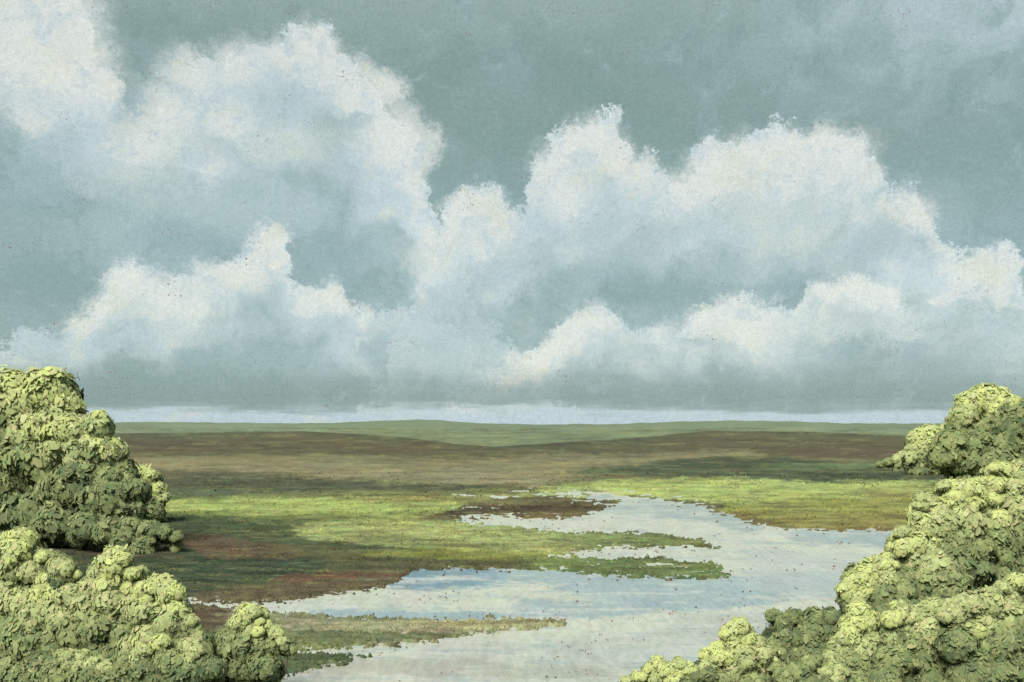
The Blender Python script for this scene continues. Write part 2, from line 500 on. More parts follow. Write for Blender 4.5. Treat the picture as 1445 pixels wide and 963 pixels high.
def cover(PX, PY):
    ry = [597, 606, 613, 622, 640, 655, 672, 690, 706, 740, 775, 800, 850, 900, 990, 1400]
    rc = [(152, 168, 132), (150, 165, 122), (140, 150, 112), (128, 126, 88), (130, 124, 84), (150, 143, 102), (138, 134, 92), (126, 128, 80),
          (140, 148, 84), (140, 146, 88), (112, 118, 70), (104, 106, 68), (118, 112, 78), (118, 122, 80), (96, 112, 72), (80, 96, 60)]
    ra = np.array([alb(c) for c in rc])
    w = PY + fbm(PX / 90.0, PY / 20.0, 4, 3) * 10
    c = np.stack([np.interp(w, ry, ra[:, k]) for k in range(3)], -1)

    def lay(xs, top, bot, col, op=1.0, feather=5, wob=7, seed=1, rag=1.0):
        nonlocal c
        m = band(PX, PY, xs, top, bot, feather, wob, seed, rag) * op
        c = c * (1 - m[..., None]) + alb(col) * m[..., None]
    # sage land far out
    lay([-900, 160, 430, 560, 640, 700, 800, 900, 1000, 1150, 1300, 2400], [590] * 12, [611, 613, 610, 617, 628, 632, 625, 619, 609, 610, 616, 616],
        (144, 158, 122), .95, 3, 2.5, 2)
    lay([520, 640, 760, 1000], [606, 608, 612, 604], [618, 628, 630, 612], (142, 152, 108), .7, 4, 4, 5)
    # brown moor with its dark crest
    lay([-900, 150, 430, 560, 640, 700, 800, 900, 1000, 1150, 1300, 2400], [612, 614, 611, 618, 629, 633, 626, 620, 610, 612, 618, 618],
        [642, 646, 642, 644, 650, 652, 650, 646, 642, 645, 655, 655], (99, 99, 68), .9, 4, 2, 7)
    lay([120, 300, 430, 620], [618, 620, 618, 628], [640, 640, 634, 638], (106, 92, 66), .7, 6, 5, 8)
    lay([960, 1100, 1300, 1420], [620, 618, 622, 625], [640, 646, 650, 650], (106, 95, 68), .7, 6, 5, 9)
    lay([1130, 1180, 1260, 1290], [634, 634, 636, 640], [644, 648, 650, 648], (118, 96, 76), .5, 4, 3, 10)
    lay([-900, 150, 430, 560, 640, 700, 800, 900, 1000, 1150, 1300, 2400], [612, 614, 611, 618, 629, 633, 626, 620, 610, 612, 618, 618],
        [614.5, 616.5, 613.8, 620.5, 631, 635, 628, 622, 612, 614, 620, 620], (86, 76, 56), .5, 2, 2, 7)
    # tan flats
    lay([200, 400, 600, 700, 900, 1060], [648, 650, 652, 646, 640, 636], [668, 672, 676, 690, 664, 650], (156, 148, 108), .85, 7, 8, 11)
    lay([340, 500, 620, 760], [660, 664, 668, 668], [672, 676, 682, 690], (166, 156, 118), .7, 5, 5, 12)
    # dark heath strips, left
    lay([150, 240, 330, 420], [662, 664, 664, 670], [676, 680, 680, 678], (98, 98, 72), .8, 5, 5, 13)
    lay([200, 300, 450, 600, 720], [676, 676, 678, 684, 688], [690, 690, 692, 694, 697], (84, 88, 66), .8, 5, 6, 14)
    lay([180, 240, 330, 420, 480], [690, 690, 692, 690, 690], [706, 704, 703, 702, 698], (86, 98, 72), .8, 5, 5, 15)
    lay([340, 430, 620, 720], [697, 696, 694, 690], [706, 706, 704, 700], (142, 146, 88), .75, 4, 4, 16)
    # dark green rise, right
    lay([820, 900, 960, 1020, 1120, 1240, 1420], [662, 657, 648, 644, 648, 654, 652], [672, 674, 678, 680, 682, 684, 684], (88, 100, 68), .9, 5, 5, 17)
    lay([930, 1020, 1110, 1200], [650, 646, 648, 660], [660, 662, 668, 672], (66, 80, 56), .7, 4, 4, 18)
    lay([1160, 1210, 1300, 1420], [662, 668, 666, 660], [682, 684, 682, 680], (72, 84, 60), .8, 4, 4, 19)
    lay([1080, 1160, 1270], [654, 656, 654], [664, 666, 662], (118, 138, 90), .7, 4, 5, 20, 1.5)
    # bright meadow, left
    lay([170, 240, 330, 470, 560, 640, 720], [708, 708, 704, 704, 706, 704, 700], [730, 730, 730, 728, 734, 738, 722], (188, 200, 112), .95, 6, 6, 21)
    lay([230, 330, 400, 500], [722, 726, 730, 728], [746, 750, 752, 744], (128, 142, 76), .7, 7, 8, 22)
    # bright meadow, right
    lay([770, 860, 960, 1050, 1150, 1300, 1500], [690, 680, 676, 676, 682, 680, 684], [700, 704, 712, 716, 706, 704, 704], (192, 204, 118), .95, 6, 6, 23)
    lay([880, 980, 1060, 1150, 1300, 1500], [704, 712, 712, 704, 702, 702], [716, 730, 746, 750, 748, 750], (164, 166, 88), .9, 6, 5, 24)
    lay([1040, 1140, 1290, 1420], [722, 726, 722, 722], [742, 748, 750, 750], (164, 152, 84), .7, 6, 5, 25)
    lay([1230, 1290, 1400], [690, 694, 698], [704, 706, 710], (158, 142, 82), .6, 5, 4, 26)
    lay([930, 990, 1060, 1130, 1300], [708, 716, 730, 744, 745], [716, 726, 744, 756, 758], (126, 110, 70), .8, 4, 4, 27)
    lay([860, 930, 1010], [697, 704, 710], [704, 711, 719], (86, 78, 56), .8, 3, 3, 28)
    # heath islet in the middle
    lay([600, 660, 700, 780, 850, 900], [728, 714, 704, 702, 704, 716], [736, 738, 738, 739, 738, 734], (104, 90, 60), .95, 5, 5, 29)
    lay([640, 700, 760, 840], [722, 714, 714, 716], [730, 726, 724, 722], (82, 66, 46), .8, 4, 4, 30)
    lay([690, 760, 820], [724, 724, 724], [734, 736, 733], (148, 126, 76), .6, 4, 4, 31, 1.6)
    lay([560, 620, 680, 740], [700, 698, 702, 706], [712, 712, 712, 712], (150, 146, 92), .6, 4, 4, 32)
    # left bank: dark green hollow, rust soil, brown shore
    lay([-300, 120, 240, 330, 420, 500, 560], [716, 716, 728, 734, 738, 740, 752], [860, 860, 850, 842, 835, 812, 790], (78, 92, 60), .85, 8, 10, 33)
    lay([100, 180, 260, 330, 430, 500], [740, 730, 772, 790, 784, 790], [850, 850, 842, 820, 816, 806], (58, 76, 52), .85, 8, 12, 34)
    lay([330, 400, 470, 520], [736, 736, 742, 748], [752, 756, 756, 754], (76, 94, 56), .8, 5, 7, 35)
    lay([225, 262, 300, 340, 400, 430], [760, 754, 754, 764, 768, 776], [766, 776, 790, 792, 792, 788], (116, 86, 66), .7, 8, 8, 36)
    lay([380, 440, 500], [772, 770, 780], [790, 790, 796], (108, 100, 62), .7, 5, 6, 37)
    lay([250, 320, 400, 480, 560, 600], [846, 832, 824, 812, 796, 792], [875, 870, 858, 850, 836, 816], (112, 98, 72), .85, 7, 7, 38)
    lay([60, 130, 200, 250], [745, 745, 752, 760], [780, 785, 790, 780], (104, 86, 66), .6, 8, 8, 39)
    lay([400, 470, 540, 610], [815, 808, 806, 800], [826, 818, 816, 812], (126, 66, 56), .5, 4, 4, 40, 1.6)
    lay([240, 300, 360], [868, 866, 868], [890, 888, 880], (98, 70, 54), .7, 5, 5, 41)
    # bright mid meadow and its olive foot
    lay([430, 500, 600, 700, 780, 870], [740, 738, 736, 738, 744, 752], [762, 768, 776, 786, 782, 774], (190, 198, 122), .9, 7, 8, 42)
    lay([500, 560, 640, 720], [757, 760, 764, 770], [764, 770, 775, 779], (126, 124, 80), .5, 5, 6, 43)
    lay([520, 600, 680, 760, 840], [778, 776, 776, 782, 786], [788, 790, 794, 796, 794], (150, 158, 70), .7, 5, 6, 44)
    lay([470, 560, 640, 740, 800, 830], [786, 788, 792, 790, 794, 796], [808, 812, 810, 808, 812, 814], (98, 100, 62), .85, 5, 6, 45)
    lay([780, 870, 960, 1040], [752, 748, 752, 758], [768, 770, 770, 768], (138, 152, 94), .9, 5, 5, 46)
    # low green islets
    lay([760, 820, 880, 960, 1040, 1120], [788, 786, 788, 790, 793, 795], [816, 818, 817, 816, 815, 811], (128, 146, 86), .9, 4, 4, 47)
    lay([800, 900, 1000, 1100], [806, 808, 808, 806], [818, 819, 818, 814], (98, 118, 72), .7, 4, 4, 48)
    # sand and spits, lower left
    lay([330, 420, 560, 720, 880], [864, 866, 868, 866, 864], [912, 910, 908, 904, 890], (186, 182, 138), .9, 5, 6, 49)
    lay([380, 460, 540], [868, 868, 870], [884, 882, 878], (148, 154, 110), .7, 5, 6, 50)
    lay([250, 400, 470, 560, 640], [894, 890, 892, 892, 896], [906, 914, 912, 906, 902], (112, 126, 84), .85, 4, 5, 51)
    lay([250, 400, 480, 540, 570], [905, 914, 920, 926, 930], [990, 960, 950, 946, 942], (92, 112, 74), .9, 6, 7, 52)
    lay([360, 460, 520], [906, 906, 908], [920, 920, 918], (140, 150, 92), .6, 5, 6, 53, 1.5)
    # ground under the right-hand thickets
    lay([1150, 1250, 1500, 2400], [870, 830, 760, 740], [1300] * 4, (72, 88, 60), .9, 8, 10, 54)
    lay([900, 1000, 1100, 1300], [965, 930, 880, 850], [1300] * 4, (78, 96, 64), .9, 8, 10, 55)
    s1 = fbm(PX / 75.0, PY / 2.8, 4, 201, .65)[..., None]
    s2 = fbm(PX / 14.0, PY / 2.0, 3, 202, .7)[..., None]
    s3 = fbm(PX / 80.0, PY / 8.0, 3, 203)[..., None]
    near = sstep(640, 700, PY)[..., None]
    h1 = sstep(.02, .2, fbm(PX / 60.0, PY / 3.0, 5, 206, .7))[..., None]
    h2 = sstep(.04, .2, fbm(PX / 50.0, PY / 2.6, 5, 207, .7))[..., None]
    c = c * (1 - .42 * h1) + alb((112, 104, 70)) * .42 * h1
    c = c * (1 - .36 * h2) + alb((160, 162, 104)) * .36 * h2
    c = c * (1 + (s1 * 1.25 + s2 * .9) * (.6 + .4 * near))
    c = c * (1 + s3 * np.array([.35, .15, -.05]))
    return np.clip(c, .01, 1)


def water_mask(PX, PY):
    def b(*a, **k):
        return band(PX, PY, *a, **k)
    m = b([655, 700, 770, 820, 880, 930, 990, 1050, 1120, 1320], [733, 731, 735, 731, 710, 708, 718, 735, 747, 750],
          [738, 740, 748, 752, 752, 752, 762, 790, 800, 850], feather=7, wob=4, seed=61, rag=1.8)
    m = np.maximum(m, b([760, 830, 880, 930, 990], [691, 696, 699, 704, 712], [697, 704, 712, 722, 728], feather=8, wob=4, seed=62, rag=2.5) * .8)
    m = np.maximum(m, b([790, 850, 940, 1020, 1110], [783, 774, 771, 771, 775], [788, 787, 789, 797, 809], feather=7, wob=3, seed=63, rag=2.1))
    m = np.maximum(m, b([1040, 1100, 1200, 1300], [750] * 4, [900, 880, 850, 800], feather=5, wob=5, seed=64))
    m = np.maximum(m, b([350, 450, 540, 572, 590, 740, 800, 870, 1000, 1100, 1230], [853, 843, 829, 814, 805, 804, 806, 815, 816, 811, 780],
                        [862, 868, 872, 872, 874, 872, 876, 1300, 1300, 1300, 1300], feather=7, wob=4, seed=65, rag=1.9))
    m = np.maximum(m, b([385, 430, 520, 600, 660, 760, 830, 870, 1000], [962, 946, 928, 906, 897, 886, 878, 872, 860],
                        [1300] * 9, feather=7, wob=4, seed=66, rag=1.8))
    m = np.maximum(m, b([430, 520, 600], [916, 912, 908], [922, 924, 924], feather=7, wob=4, seed=67, rag=2.1) * .9)
    m = np.maximum(m, b([250, 280, 330, 380], [846, 846, 852, 852], [854, 858, 860, 862], feather=7, wob=4, seed=68, rag=2.3) * .8)
    # rivulets that break the low islets and the sand spit into streaks
    wet = sstep(.10, .24, fbm(PX / 46.0, PY / 2.8, 4, 77, .65))
    reg = sstep(770, 840, PX) * sstep(1140, 1080, PX) * sstep(762, 770, PY) * sstep(822, 812, PY)
    reg = np.maximum(reg, sstep(520, 640, PX) * sstep(900, 860, PX) * sstep(862, 868, PY) * sstep(915, 900, PY))
    reg = np.maximum(reg, sstep(600, 680, PX) * sstep(930, 900, PX) * sstep(690, 696, PY) * sstep(742, 732, PY) * .8)
    reg = np.maximum(reg, sstep(370, 420, PX) * sstep(600, 560, PX) * sstep(884, 890, PY) * sstep(940, 930, PY))
    m = np.maximum(m, wet * reg * .95)
    # land under the thickets keeps the water out
    land = sstep(-8, 8, PY - np.interp(PX, [840, 960, 1060, 1090, 1180, 1215, 1290, 1500], [975, 940, 905, 880, 862, 820, 752, 700]))
    land = land * sstep(830, 850, PX)
    return m * (1 - land)


def plane_pt(px, py, z=0.0):
    d = (CAM_H - z) * F / (py - HZ)
    return ((px - CX) / F * d, d)


def grid_sheet(name, px, py, mat, zfun, cfun, xr=None):
    PX, PY = np.meshgrid(px, py)
    D = CAM_H * F / (PY - HZ)
    X = (PX - CX) / F * D
    Zv = zfun(PX, PY, D)
    V = np.stack([X, D, Zv], -1).reshape(-1, 3)
    r, c = PX.shape
    idx = np.arange(r * c).reshape(r, c)
    Fc = np.stack([idx[:-1, :-1], idx[1:, :-1], idx[1:, 1:], idx[:-1, 1:]], -1).reshape(-1, 4)
    return mesh_obj(name, V, Fc, mat, colors=cfun(PX, PY).reshape(-1, 3), smooth=True)


def cover_material(name, rough=0.95, bump=0.25, streak=0.28, fine=14.0):
    m = bpy.data.materials.new(name)
    m.use_nodes = True
    N = Nodes(m.node_tree)
    at = N.new('ShaderNodeAttribute', attribute_name='cover')
    pos = N.new('ShaderNodeNewGeometry').outputs['Position']
    sc_ = N.vec('MULTIPLY', pos, (1.0, 0.35, 1.0))
    n1 = N.math('SUBTRACT', N.noise(sc_, 0.5, 6, 0.7), 0.5)
    n2 = N.math('SUBTRACT', N.noise(sc_, fine * .35, 4, 0.75), 0.5)
    k = N.math('ADD', 1.0, N.math('ADD', N.math('MULTIPLY', n1, streak * 2.0), N.math('MULTIPLY', n2, streak * 3.0)))
    c = N.vec('SCALE', at.outputs['Color'], scale=k)
    hue = N.noise(sc_, 2.2, 5, 0.8, color=True)
    hue2 = N.noise(sc_, 0.35, 6, 0.8, color=True)
    hv = N.vec('SCALE', N.vec('SUBTRACT', N.vec('ADD', hue, hue2), (1, 1, 1)), scale=0.55)
    c = N.vec('MULTIPLY', c, N.vec('ADD', hv, (1, 1, 1)))
    p = N.new('ShaderNodeBsdfPrincipled')
    N.put(p.inputs['Base Color'], c)
    p.inputs['Roughness'].default_value = rough
    p.inputs['Specular IOR Level'].default_value = 0.15
    b = N.new('ShaderNodeBump')
    b.inputs['Strength'].default_value = bump
    b.inputs['Distance'].default_value = 0.08
    N.put(b.inputs['Height'], n2)
    N.put(p.inputs['Normal'], b.outputs[0])
    o = N.new('ShaderNodeOutputMaterial')
    N.put(o.inputs[0], p.outputs[0])
    return m


M_GROUND = cover_material('marsh_soil_and_grass')


def ground_z(PX, PY, D):
    W = water_mask(PX, PY)
    n = fbm(PX / 40.0, PY / 9.0, 4, 71)
    f = fbm(PX / 5.0, PY / 2.0, 3, 72, 0.7)
    land = 0.045 + 0.06 * n + np.clip(D / 120.0, .3, 1) * 0.10 * (f + .2)
    z = land * (1 - W) - 0.20 * W + 0.10 * f * W + 4 * W * (1 - W) * 0.35 * fbm(PX / 3.2, PY / 1.6, 2, 75, .8)
    # small roll of the moor crest
    crest = np.interp(PX, [-900, 150, 430, 560, 640, 700, 800, 900, 1000, 1150, 1300, 2400], [612, 614, 611, 618, 629, 633, 626, 620, 610, 612, 618, 618])
    far = np.exp(-((PY - crest - 1.0) / 2.2) ** 2)
    z = z + far * 0.0016 * D
    # rise that carries the camera and the nearest thickets at both sides
    return z


def spaced(lo, hi, step, outer):
    a = list(np.arange(lo, hi, step))
    left = [lo - o for o in outer][::-1]
    right = [a[-1] + o for o in outer]
    return np.array(left + a + right)


def build_ground():
    px = spaced(-160, 1610, 1.6, [6, 14, 30, 60, 110, 200, 350, 600, 1000, 1800, 3200])
    py = np.concatenate([[600.15, 600.4, 600.8, 1e9][0:3], np.arange(601.5, 1000, 1.25), np.arange(1002, 1100, 4),
                         [1120, 1160, 1220, 1320, 1500, 1800, 2400, 4000]])
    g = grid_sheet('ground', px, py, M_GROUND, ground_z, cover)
    # carry the sheet on behind the camera
    me = g.data
    import bmesh
    bm = bmesh.new(); bm.from_mesh(me)
    ymin = min(v.co.y for v in bm.verts)
    last = [e for e in bm.edges if e.is_boundary and all(abs(v.co.y - ymin) < 1e-3 for v in e.verts)]
    r = bmesh.ops.extrude_edge_only(bm, edges=last)
    for v in r['geom']:
        if isinstance(v, bmesh.types.BMVert):
            v.co.y = -400; v.co.x *= 60; v.co.z = 0.1
    bm.to_mesh(me); bm.free()
    me.polygons.foreach_set('use_smooth', np.ones(len(me.polygons), dtype=bool))
    return structure(g)


def build_hills():
    """low sage-green land on the horizon"""
    xs = np.linspace(-1500, 3000, 900)
    crest = np.interp(xs, [-1500, 150, 300, 420, 480, 540, 590, 630, 680, 760, 860, 930, 1040, 1120, 1200, 1300, 3000],
                      [597, 596, 596.5, 598, 597, 594, 592, 593.5, 598, 599, 598.5, 596, 593.5, 595, 598, 598, 597])
    crest = crest + fbm(xs / 22.0, xs * 0, 4, 81) * 2.2
    rows = [(2300, -1.0), (2500, .35), (2900, .8), (3300, 1.0), (3700, .7), (4300, -.5)]
    V, Cc = [], []
    for D, k in rows:
        h = CAM_H + (HZ - crest) / F * 3300
        z = np.where(k > 0, h * k, -2.0) * np.ones_like(xs)
        if 0 < k < 1:
            z = z + fbm(xs / 60.0, xs * 0 + D, 3, 82) * 2
        V.append(np.stack([(xs - CX) / F * D, np.full_like(xs, D), z], -1))
        t = fbm(xs / 50.0, xs * 0 + D / 300, 4, 83)[:, None]
        Cc.append(alb((144, 158, 124)) * (1 + t * .5))
    r, c = len(rows), len(xs)
    idx = np.arange(r * c).reshape(r, c)
    Fc = np.stack([idx[:-1, :-1], idx[:-1, 1:], idx[1:, 1:], idx[1:, :-1]], -1).reshape(-1, 4)
    o = mesh_obj('hills', np.concatenate(V), Fc, M_GROUND, colors=np.concatenate(Cc), smooth=True)
    return structure(o)


def water_material():
    m = bpy.data.materials.new('silty_water')
    m.use_nodes = True
    N = Nodes(m.node_tree)
    at = N.new('ShaderNodeAttribute', attribute_name='cover')
    pos = N.new('ShaderNodeNewGeometry').outputs['Position']
    st = N.vec('MULTIPLY', pos, (1.0, 0.28, 1.0))
    n2 = N.math('SUBTRACT', N.noise(st, 5.0, 5, 0.75), 0.5)
    n3 = N.math('SUBTRACT', N.noise(st, 0.9, 5, 0.65), 0.5)
    k = N.math('ADD', 1.0, N.math('ADD', N.math('MULTIPLY', n2, 0.7), N.math('MULTIPLY', n3, 0.45)))
    hue = N.noise(st, 2.4, 5, 0.8, color=True)
    hue2 = N.noise(st, 0.45, 6, 0.7, 1.0, color=True)
    hv = N.vec('SCALE', N.vec('SUBTRACT', N.vec('ADD', hue, hue2), (1, 1, 1)), scale=0.18)
    wc = N.vec('MULTIPLY', N.vec('SCALE', at.outputs['Color'], scale=k), N.vec('ADD', hv, (1, 1, 1)))
    p = N.new('ShaderNodeBsdfPrincipled')
    N.put(p.inputs['Base Color'], wc)
    p.inputs['Roughness'].default_value = 0.4
    p.inputs['IOR'].default_value = 1.33
    b = N.new('ShaderNodeBump')
    b.inputs['Strength'].default_value = 0.35
    b.inputs['Distance'].default_value = 0.03
    N.put(b.inputs['Height'], N.noise(st, 3.0, 4, 0.7))
    N.put(p.inputs['Normal'], b.outputs[0])
    o = N.new('ShaderNodeOutputMaterial')
    N.put(o.inputs[0], p.outputs[0])
    return m


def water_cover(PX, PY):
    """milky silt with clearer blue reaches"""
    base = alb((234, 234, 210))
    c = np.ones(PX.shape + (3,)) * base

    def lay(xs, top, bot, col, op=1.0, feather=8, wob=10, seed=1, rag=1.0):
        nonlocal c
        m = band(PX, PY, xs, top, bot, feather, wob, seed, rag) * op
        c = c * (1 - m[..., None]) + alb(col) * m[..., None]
    lay([540, 580, 640, 700], [800, 800, 800, 800], [828, 834, 832, 826], (128, 162, 176), .95, 7, 6, 101)  # blue sky reflection painted into the water's base colour
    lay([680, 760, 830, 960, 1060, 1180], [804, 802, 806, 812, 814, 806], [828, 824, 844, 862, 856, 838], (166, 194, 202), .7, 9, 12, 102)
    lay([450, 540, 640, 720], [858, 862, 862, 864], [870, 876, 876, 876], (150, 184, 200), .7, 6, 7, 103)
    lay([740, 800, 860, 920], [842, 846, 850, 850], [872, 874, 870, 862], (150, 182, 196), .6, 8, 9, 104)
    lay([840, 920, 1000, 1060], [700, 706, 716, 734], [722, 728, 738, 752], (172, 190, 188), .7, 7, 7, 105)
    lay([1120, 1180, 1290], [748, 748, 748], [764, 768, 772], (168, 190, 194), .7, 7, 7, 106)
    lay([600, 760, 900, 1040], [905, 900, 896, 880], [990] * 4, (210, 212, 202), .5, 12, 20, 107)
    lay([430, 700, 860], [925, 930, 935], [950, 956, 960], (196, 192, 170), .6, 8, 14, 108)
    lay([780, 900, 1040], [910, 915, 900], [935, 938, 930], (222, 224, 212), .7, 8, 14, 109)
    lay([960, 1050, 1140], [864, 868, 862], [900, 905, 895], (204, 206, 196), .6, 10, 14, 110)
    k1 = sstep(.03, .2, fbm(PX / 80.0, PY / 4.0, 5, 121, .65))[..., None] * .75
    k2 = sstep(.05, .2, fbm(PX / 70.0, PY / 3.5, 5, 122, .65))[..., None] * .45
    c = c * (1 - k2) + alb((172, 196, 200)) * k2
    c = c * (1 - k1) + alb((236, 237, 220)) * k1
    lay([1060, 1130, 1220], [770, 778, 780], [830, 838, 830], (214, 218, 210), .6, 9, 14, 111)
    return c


def build_water():
    px = spaced(180, 1460, 2.6, [10, 30])
    py = np.concatenate([np.arange(686, 1010, 1.8), np.array([1040, 1100])])
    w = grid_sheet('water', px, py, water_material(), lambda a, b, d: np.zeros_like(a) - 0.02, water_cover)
    return structure(w)


build_ground()
build_hills()
build_water()


# ------------------------------------------------------------------ grass, sedge and red marsh herbs
def leaf_material(name, attr='cover', trans=0.25, rough=0.7, var=0.25, two_sided=False):
    m = bpy.data.materials.new(name)
    m.use_nodes = True
    N = Nodes(m.node_tree)
    at = N.new('ShaderNodeAttribute', attribute_name=attr)
    pos = N.new('ShaderNodeNewGeometry').outputs['Position']
    n = N.new('ShaderNodeTexNoise')
    N.put(n.inputs['Vector'], pos)
    n.inputs['Scale'].default_value = 9.0
    n.inputs['Detail'].default_value = 4
    n.inputs['Roughness'].default_value = 0.7
    k = N.math('ADD', 1.0, N.math('MULTIPLY', N.math('SUBTRACT', n.outputs[0], 0.5), var * 2))
    c = N.vec('SCALE', at.outputs['Color'], scale=k)
    d = N.new('ShaderNodeBsdfPrincipled')
    N.put(d.inputs['Base Color'], c)
    d.inputs['Roughness'].default_value = rough
    d.inputs['Specular IOR Level'].default_value = 0.12
    t = N.new('ShaderNodeBsdfTranslucent')
    N.put(t.inputs[0], c)
    if two_sided:       # thin leaves: both sides take the light alike
        geo = N.new('ShaderNodeNewGeometry')
        nrm = N.vec('SCALE', geo.outputs['Normal'], scale=N.math('SUBTRACT', 1.0, N.math('MULTIPLY', geo.outputs['Backfacing'], 2.0)))
        N.put(d.inputs['Normal'], nrm)
        N.put(t.inputs['Normal'], nrm)
    mx = N.new('ShaderNodeMixShader')
    mx.inputs[0].default_value = trans
    N.put(mx.inputs[1], d.outputs[0]); N.put(mx.inputs[2], t.outputs[0])
    o = N.new('ShaderNodeOutputMaterial')
    N.put(o.inputs[0], mx.outputs[0])
    return m


def build_grass(name, n, ymin, ymax, seed, hpx, blades, mask):
    r = np.random.default_rng(seed)
    PX = r.uniform(-140, 1590, n)
    PY = ymin + (ymax - ymin) * r.uniform(0, 1, n) ** 0.9
    keep = mask(PX, PY, r)
    PX, PY = PX[keep], PY[keep]
    D = CAM_H * F / (PY - HZ)
    x0 = (PX - CX) / F * D
    z0 = ground_z(PX, PY, D)
    col = cover(PX, PY)
    V, Cc = [], []
    for b in range(blades):
        k = len(PX)
        h = D / F * hpx * r.uniform(.4, 1.2, k)
        h = np.clip(h, 0.05, 0.9)
        wdt = h * r.uniform(.35, .9, k)
        ox = r.normal(0, 1, k) * h * .6
        oy = r.normal(0, 1, k) * h * 2.2
        a = r.uniform(-.6, .6, k)
        lean = r.normal(0, .45, k) * h
        lean2 = r.normal(0, .35, k) * h
        bx, by = x0 + ox, D + oy
        ux, uy = np.cos(a) * wdt, np.sin(a) * wdt
        V.append(np.stack([np.stack([bx - ux, by - uy, z0 - .03], -1), np.stack([bx + ux, by + uy, z0 - .03], -1),
                           np.stack([bx + lean, by + lean2, z0 + h], -1)], 1))
        c = col * r.uniform(.95, 1.3, (k, 1)) * r.uniform(.93, 1.07, (k, 3))
        Cc.append(np.repeat(c[:, None], 3, 1))
    V = np.concatenate(V).reshape(-1, 3)
    Cc = np.concatenate(Cc).reshape(-1, 3)
    Fc = np.arange(len(V)).reshape(-1, 3)
    o = mesh_obj(name, V, Fc, M_GRASS, colors=Cc, smooth=True)
    nn = r.normal(0, .22, (len(V) // 3, 3)) + np.array([0, 0, 1.0])
    nn /= np.linalg.norm(nn, axis=1)[:, None]
    o.data.normals_split_custom_set_from_vertices(np.repeat(nn, 3, 0).astype(np.float32))
    o['kind'] = 'stuff'
    return o


M_GRASS = leaf_material('sedge_blades', trans=0.0)


def dry(PX, PY, r):
    return (water_mask(PX, PY) < 0.05) & (r.uniform(0, 1, len(PX)) < sstep(-.12, .16, fbm(PX / 30.0, PY / 6.0, 3, 205))) | (r.uniform(0, 1, len(PX)) < 0.008)


g = build_grass('marsh_grass', 60000, 668, 975, 5, 2.3, 4, dry)
g['label'] = 'short green and straw coloured grass covering the marsh flats between the channels'
g['category'] = 'grass'


def build_red():
    r = np.random.default_rng(9)
    n = 15000
    PX = r.uniform(150, 1350, n)
    PY = r.uniform(700, 962, n)
    cl = fbm(PX / 34.0, PY / 12.0, 3, 131)
    W = water_mask(PX, PY)
    near_edge = np.exp(-((W - .5) / .33) ** 2)
    p = (cl > 0.14) * 0.16 + near_edge * (cl > 0.02) * .28
    p *= np.where(W > .5, 1.0, 0.6)
    keep = r.uniform(0, 1, n) < p
    PX, PY = PX[keep], PY[keep]
    D = CAM_H * F / (PY - HZ)
    z = np.maximum(ground_z(PX, PY, D), -0.015)
    V, Fc, Cc = [], [], []
    for i in range(len(PX)):
        x = (PX[i] - CX) / F * D[i]
        s = D[i] / F * r.uniform(.6, 1.5)
        c = alb((150, 84, 80)) * r.uniform(.7, 1.2)
        for k in range(3):      # three little upright fleshy leaves
            a = r.uniform(0, 6.28)
            b = len(V)
            ox, oy = r.normal(0, s * .8), r.normal(0, s * 2)
            ca, sa = math.cos(a) * s * .6, math.sin(a) * s * .6
            V += [(x + ox - ca, D[i] + oy - sa, z[i]), (x + ox + ca, D[i] + oy + sa, z[i]), (x + ox + ca * .5, D[i] + oy, z[i] + s * 1.3), (x + ox - ca * .6, D[i] + oy, z[i] + s * 1.1)]
            Fc.append((b, b + 1, b + 2, b + 3))
            Cc += [c] * 4
    o = mesh_obj('red_herb_cover', np.array(V), np.array(Fc), M_GRASS, colors=np.array(Cc))
    o['kind'] = 'stuff'
    o['label'] = 'tiny rust red herbs scattered through the shallows and along the channel edges'
    o['category'] = 'herbs'


build_red()


# ------------------------------------------------------------------ shrubs
M_LEAF = leaf_material('shrub_leaves', trans=0.3, rough=0.75, var=0.2, two_sided=True)
M_BARK = bpy.data.materials.new('shrub_bark')
M_BARK.use_nodes = True
_N = Nodes(M_BARK.node_tree)
_p = _N.new('ShaderNodeBsdfPrincipled')
_gp = _N.new('ShaderNodeNewGeometry').outputs['Position']
_N.put(_p.inputs['Base Color'], _N.ramp(_N.noise(_gp, 22, 4, .7), [(0.3, (0.05, 0.04, 0.028)), (0.7, (0.12, 0.095, 0.065))]))
_p.inputs['Roughness'].default_value = 0.9
_o = _N.new('ShaderNodeOutputMaterial')
_N.put(_o.inputs[0], _p.outputs[0])

GL = 1.1
def lalb(c):
    return np.array(lin(c)) / GL
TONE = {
    'b': [(200, 210, 134), (190, 202, 130), (186, 194, 138)],      # pale yellow-green, sunlit tops painted into the leaf colour
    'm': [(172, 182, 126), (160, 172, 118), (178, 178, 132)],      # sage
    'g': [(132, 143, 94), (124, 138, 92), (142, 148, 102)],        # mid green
    'd': [(96, 108, 74), (86, 101, 72), (108, 115, 80)],             # dark green: dark shrubs, and shade low in the crowns painted in
}

import bmesh
def ico(sub):
    bm = bmesh.new()
    bmesh.ops.create_icosphere(bm, subdivisions=sub, radius=1)
    v = np.array([x.co[:] for x in bm.verts]); f = np.array([[y.index for y in x.verts] for x in bm.faces])
    bm.free()
    return v, f
ICO_V, ICO_F = ico(3)

LEAF = np.array([(-1, 0), (-.55, .62), (.35, .7), (1, .12), (.55, -.58), (-.4, -.66)])[::-1] * 0.5


def lump(d, seed):
    return 1 + 0.5 * (vnoise(d[:, 0] * 2.0 + seed * 1.7, d[:, 2] * 2.0 + d[:, 1] * 1.3, seed) - .5) + 0.16 * (vnoise(d[:, 0] * 5 + seed, d[:, 2] * 5 - d[:, 1] * 4, seed + 3) - .5)


